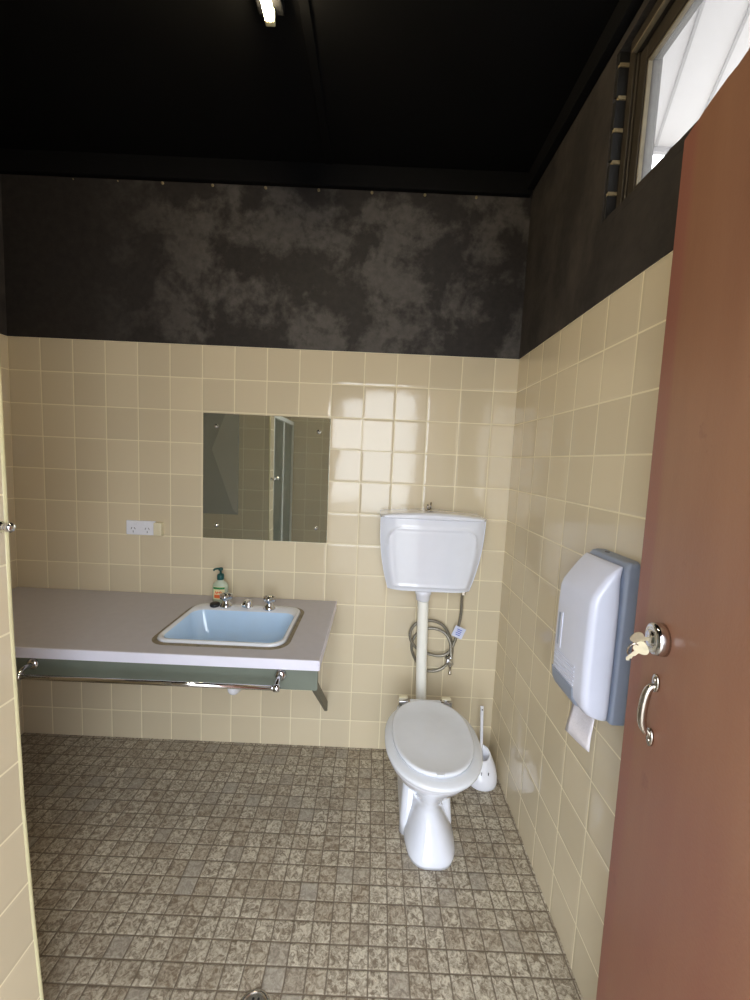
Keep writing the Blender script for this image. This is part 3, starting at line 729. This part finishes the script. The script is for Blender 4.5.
loft(bm, [[Vector(p) for p in r] + [Vector((p[0] + .0012, p[1], p[2])) for p in r[::-1]] for r in rows])
tag(link('paper_sheet', bm, M['paper'], smooth=True), 'white tissue sheet hanging out of the paper dispenser', 'paper')

# ------------------------------------------------------------------ the open door at the right
dang = math.atan2(-.9788, -.2049)
d1 = empty('door_1', (-.097, -1.150, 0), dang); tag(d1, 'brown painted door standing open at the right', kind='structure')
d1.rotation_euler = (.007, 0, dang)
DW, DT = .838, .038
bm = bmesh.new(); n = 40
# slab; top edge slightly chipped
tops = []
for i in range(n + 1):
    x = DW * i / n; tops.append((x, 2.076 + random.uniform(-.0015, .0010) - (.004 if 6 < i < 9 else 0)))
loft(bm, [[Vector((x, 0, .012)), Vector((x, DT, .012)), Vector((x, DT, z)), Vector((x, 0, z))] for x, z in tops])
link('leaf', bm, M['door'], d1, bev=.0015)
# cylinder lock
bm = bmesh.new(); lathe(bm, (.118, -.0005, 1.182), (0, -1, 0), [(.0285, 0), (.0285, .013), (.026, .018), (.021, .020), (.019, .019), (.0145, .020), (.014, .0225), (.004, .0228)], 32)
lk = link('cylinder_lock', bm, M['chrome'], d1, smooth=True)
link('keyhole', BX(.1165, .1195, -.0232, -.0222, 1.176, 1.188), M['darkslot'], lk)
# pull handle
bm = bmesh.new()
hx = .114
path = smooth_path([(hx, -.002, 1.094), (hx, -.011, 1.089), (hx, -.016, 1.074), (hx, -.019, 1.048), (hx, -.018, 1.024), (hx, -.012, 1.009), (hx, -.002, 1.004)], 8)
tube(bm, path, .006, 14, rf=lambda t: .0048 + .0028 * math.sin(math.pi * t))
for z, s in ((1.096, 1), (1.002, -1)):
    pts = [(hx + .0105 * math.cos(a), -.001, z + s * .004 + .016 * math.sin(a)) for a in [2 * math.pi * k / 24 for k in range(24)]]
    poly_prism(bm, pts, (0, -.004, 0))
hnd = link('pull_handle', bm, M['worn'], d1, smooth=True)
bm = bmesh.new()
for z in (1.106, .992): lathe(bm, (hx, -.005, z), (0, -1, 0), [(.0042, 0), (.0038, .0018), (.001, .0026)], 12)
link('handle_screw', bm, M['worn'], hnd, smooth=True)
# hinges on the far-back edge of the door
for z in (.25, 1.75):
    bm = bmesh.new(); cyl(bm, (DW + .006, .004, z), (DW + .006, .004, z + .09), .006, 12); box(bm, DW - .002, DW + .004, .004, .03, z, z + .09)
    link('hinge', bm, M['worn'], d1)
# keys hanging in the lock
ky = empty('key_bunch', (-.097, -1.150, 0), dang); tag(ky, 'bunch of keys on a ring hanging in the door lock', 'keys'); ky.rotation_euler = (.007, 0, dang)
def key(head, ang, name, axis_out=False):
    bm = bmesh.new()
    # flat key in local XZ: bow disc + blade
    pts = [(.0115 * math.cos(a) * (1 + .10 * math.cos(3 * a)), .0115 * math.sin(a) * (1 + .10 * math.cos(3 * a))) for a in [2 * math.pi * k / 28 for k in range(28)]]
    poly_prism(bm, [Vector((x, -.001, z)) for x, z in pts], (0, .002, 0))
    teeth = [(-.0035, -.009), (-.0035, -.032), (0, -.036), (.0035, -.032), (.001, -.029), (.0035, -.026), (.0015, -.022), (.0035, -.018), (.0035, -.009)]
    poly_prism(bm, [Vector((x, -.0009, z)) for x, z in teeth], (0, .0018, 0))
    return bm
# key in the cylinder: blade pointing into the door
bm = key(0, 0, '')
bmesh.ops.rotate(bm, verts=bm.verts[:], cent=(0, 0, 0), matrix=Matrix.Rotation(math.radians(-90), 3, 'X'))   # blade (-z) -> ... 
for v in bm.verts: v.co = Vector((v.co.z * 0 + v.co.x * .35 + v.co.z * .9, v.co.y, v.co.x * .94 - v.co.z * .3))
bmesh.ops.recalc_face_normals(bm, faces=bm.faces[:])
ys = [v.co.y for v in bm.verts]
flip = 1 if max(ys) > -min(ys) else -1
for v in bm.verts: v.co.y *= flip
bmesh.ops.translate(bm, verts=bm.verts[:], vec=(.120, -.041, 1.181))
link('key', bm, M['brass'], ky)
bm = key(0, 0, ''); bmesh.ops.rotate(bm, verts=bm.verts[:], cent=(0, 0, 0), matrix=Matrix.Rotation(math.radians(35), 3, 'Y'))
bmesh.ops.rotate(bm, verts=bm.verts[:], cent=(0, 0, 0), matrix=Matrix.Rotation(math.radians(60), 3, 'Z'))
bmesh.ops.translate(bm, verts=bm.verts[:], vec=(.120, -.034, 1.163)); link('key', bm, M['brass'], ky)
bm = bmesh.new(); tube(bm, [Vector((.112 + .006 * math.sin(a), -.043 + .009 * math.cos(a), 1.155 + .014 * math.sin(a))) for a in [2 * math.pi * k / 32 for k in range(32)]], .0016, 8, closed=True)
link('key_ring', bm, M['worn'], ky, smooth=True)

# ------------------------------------------------------------------ ceiling lamp
fl = empty('fluorescent_light', (-1.003, -.70, ZC)); tag(fl, 'lit bare tube light on the black ceiling, cut by the top edge', 'lamp')
link('batten', rel(BX(-1.040, -.966, -1.28, -.650, 2.730, ZC - .001), fl), M['cornice'], fl, bev=.004)
for s, y in ((-1, -1.262), (1, -.668)):
    bm = BX(-1.017, -.989, y - .008, y + .008, 2.692, 2.7295); link('tube_holder', rel(bm, fl), M['holderp'], fl, bev=.003)
    bm = bmesh.new(); cyl(bm, (-1.003, y + s * .009, 2.705), (-1.003, y + s * .016, 2.705), .005, 12); link('tube_cap', rel(bm, fl), M['worn'], fl, smooth=True)
bm = bmesh.new(); cyl(bm, (-1.003, -1.2535, 2.705), (-1.003, -.6765, 2.705), .014, 20)
link('glowing_tube', rel(bm, fl), M['tube'], fl, smooth=True)

# ------------------------------------------------------------------ floor drain
dn = empty('floor_drain', (-.905, -1.006, 0)); tag(dn, 'round chrome floor drain grate in the mosaic floor', 'drain')
bm = bmesh.new(); loft(bm, [circ((0, 0, z), r, 40) for r, z in ((.044, .0005), (.044, .003), (.040, .0045), (.036, .0035), (.034, .001))])
link('drain_ring', bm, M['worn'], dn, smooth=True)
bm = bmesh.new(); loft(bm, [circ((0, 0, z), r, 32) for r, z in ((.033, .0008), (.033, .0022), (.030, .0026))])
gr = link('grate', bm, M['braid'], dn)
bm = bmesh.new()
for r, k in ((.012, 6), (.023, 10)):
    for i in range(k):
        a = 2 * math.pi * i / k; cyl(bm, (r * math.cos(a), r * math.sin(a), .0026), (r * math.cos(a), r * math.sin(a), .0029), .0034, 10)
link('grate_hole', bm, M['black'], dn)

# ------------------------------------------------------------------ shower screen and panel that the mirror shows
ss = empty('shower_screen', (-1.45, -1.55, 0)); tag(ss, 'white aluminium framed glass shower screen seen in the mirror', 'shower screen')
ZS = 1.80
def spart(name, mat, boxes, bev=.002):
    bm = bmesh.new()
    for a in boxes: box(bm, *a)
    return link(name, rel(bm, ss), mat, ss, bev=bev)
spart('screen_frame', M['alu'], [(-1.475, -1.440, -1.236, -1.202, .002, ZS), (-1.475, -1.440, -1.962, -1.93, .002, ZS), (-1.475, -1.440, -1.93, -1.236, ZS - .035, ZS), (-1.475, -1.440, -1.93, -1.236, .002, .05)])
spart('mid_rail', M['alu'], [(-1.468, -1.446, -1.60, -1.57, .05, ZS - .035)])
spart('pane', M['sglass'], [(-1.459, -1.455, -1.93, -1.236, .05, ZS - .035)], 0)
bm = bmesh.new(); lathe(bm, (-1.439, -1.222, 1.30), (1, 0, 0), [(.010, 0), (.008, .01), (.007, .02), (.013, .024), (.015, .030), (.012, .038), (.003, .041)], 18)
link('screen_knob', rel(bm, ss), M['chrome'], ss, smooth=True)
bm = bmesh.new()   # chrome robe hook on the pier, seen at the very left edge
lathe(bm, (PX + .0005, -1.108, 1.296), (1, 0, 0), [(.013, 0), (.013, .003), (.007, .007), (.006, .014), (.010, .018), (.011, .024), (.008, .029), (.002, .031)], 20)
tag(link('robe_hook', bm, M['chrome'], smooth=True), 'small chrome hook on the tiled pier at the left edge', 'hook')
pn = empty('grey_wall_panel', (-1.95, PY0, 1.0)); tag(pn, 'flat dark grey panel on the pier wall, seen only in the mirror', 'panel')
link('panel_sheet', rel(BX(-2.20, -1.665, PY0 + .001, PY0 + .012, 1.02, 1.84), pn), M['steelp'], pn, bev=.002)
bm = bmesh.new(); poly_prism(bm, [Vector((x, PY0 + .0125, z)) for x, z in ((-1.668, 1.82), (-1.74, 1.82), (-1.86, 1.50), (-1.70, 1.06), (-1.668, 1.03))], (0, .004, 0))
link('folded_facet', rel(bm, pn), M['steelq'], pn)
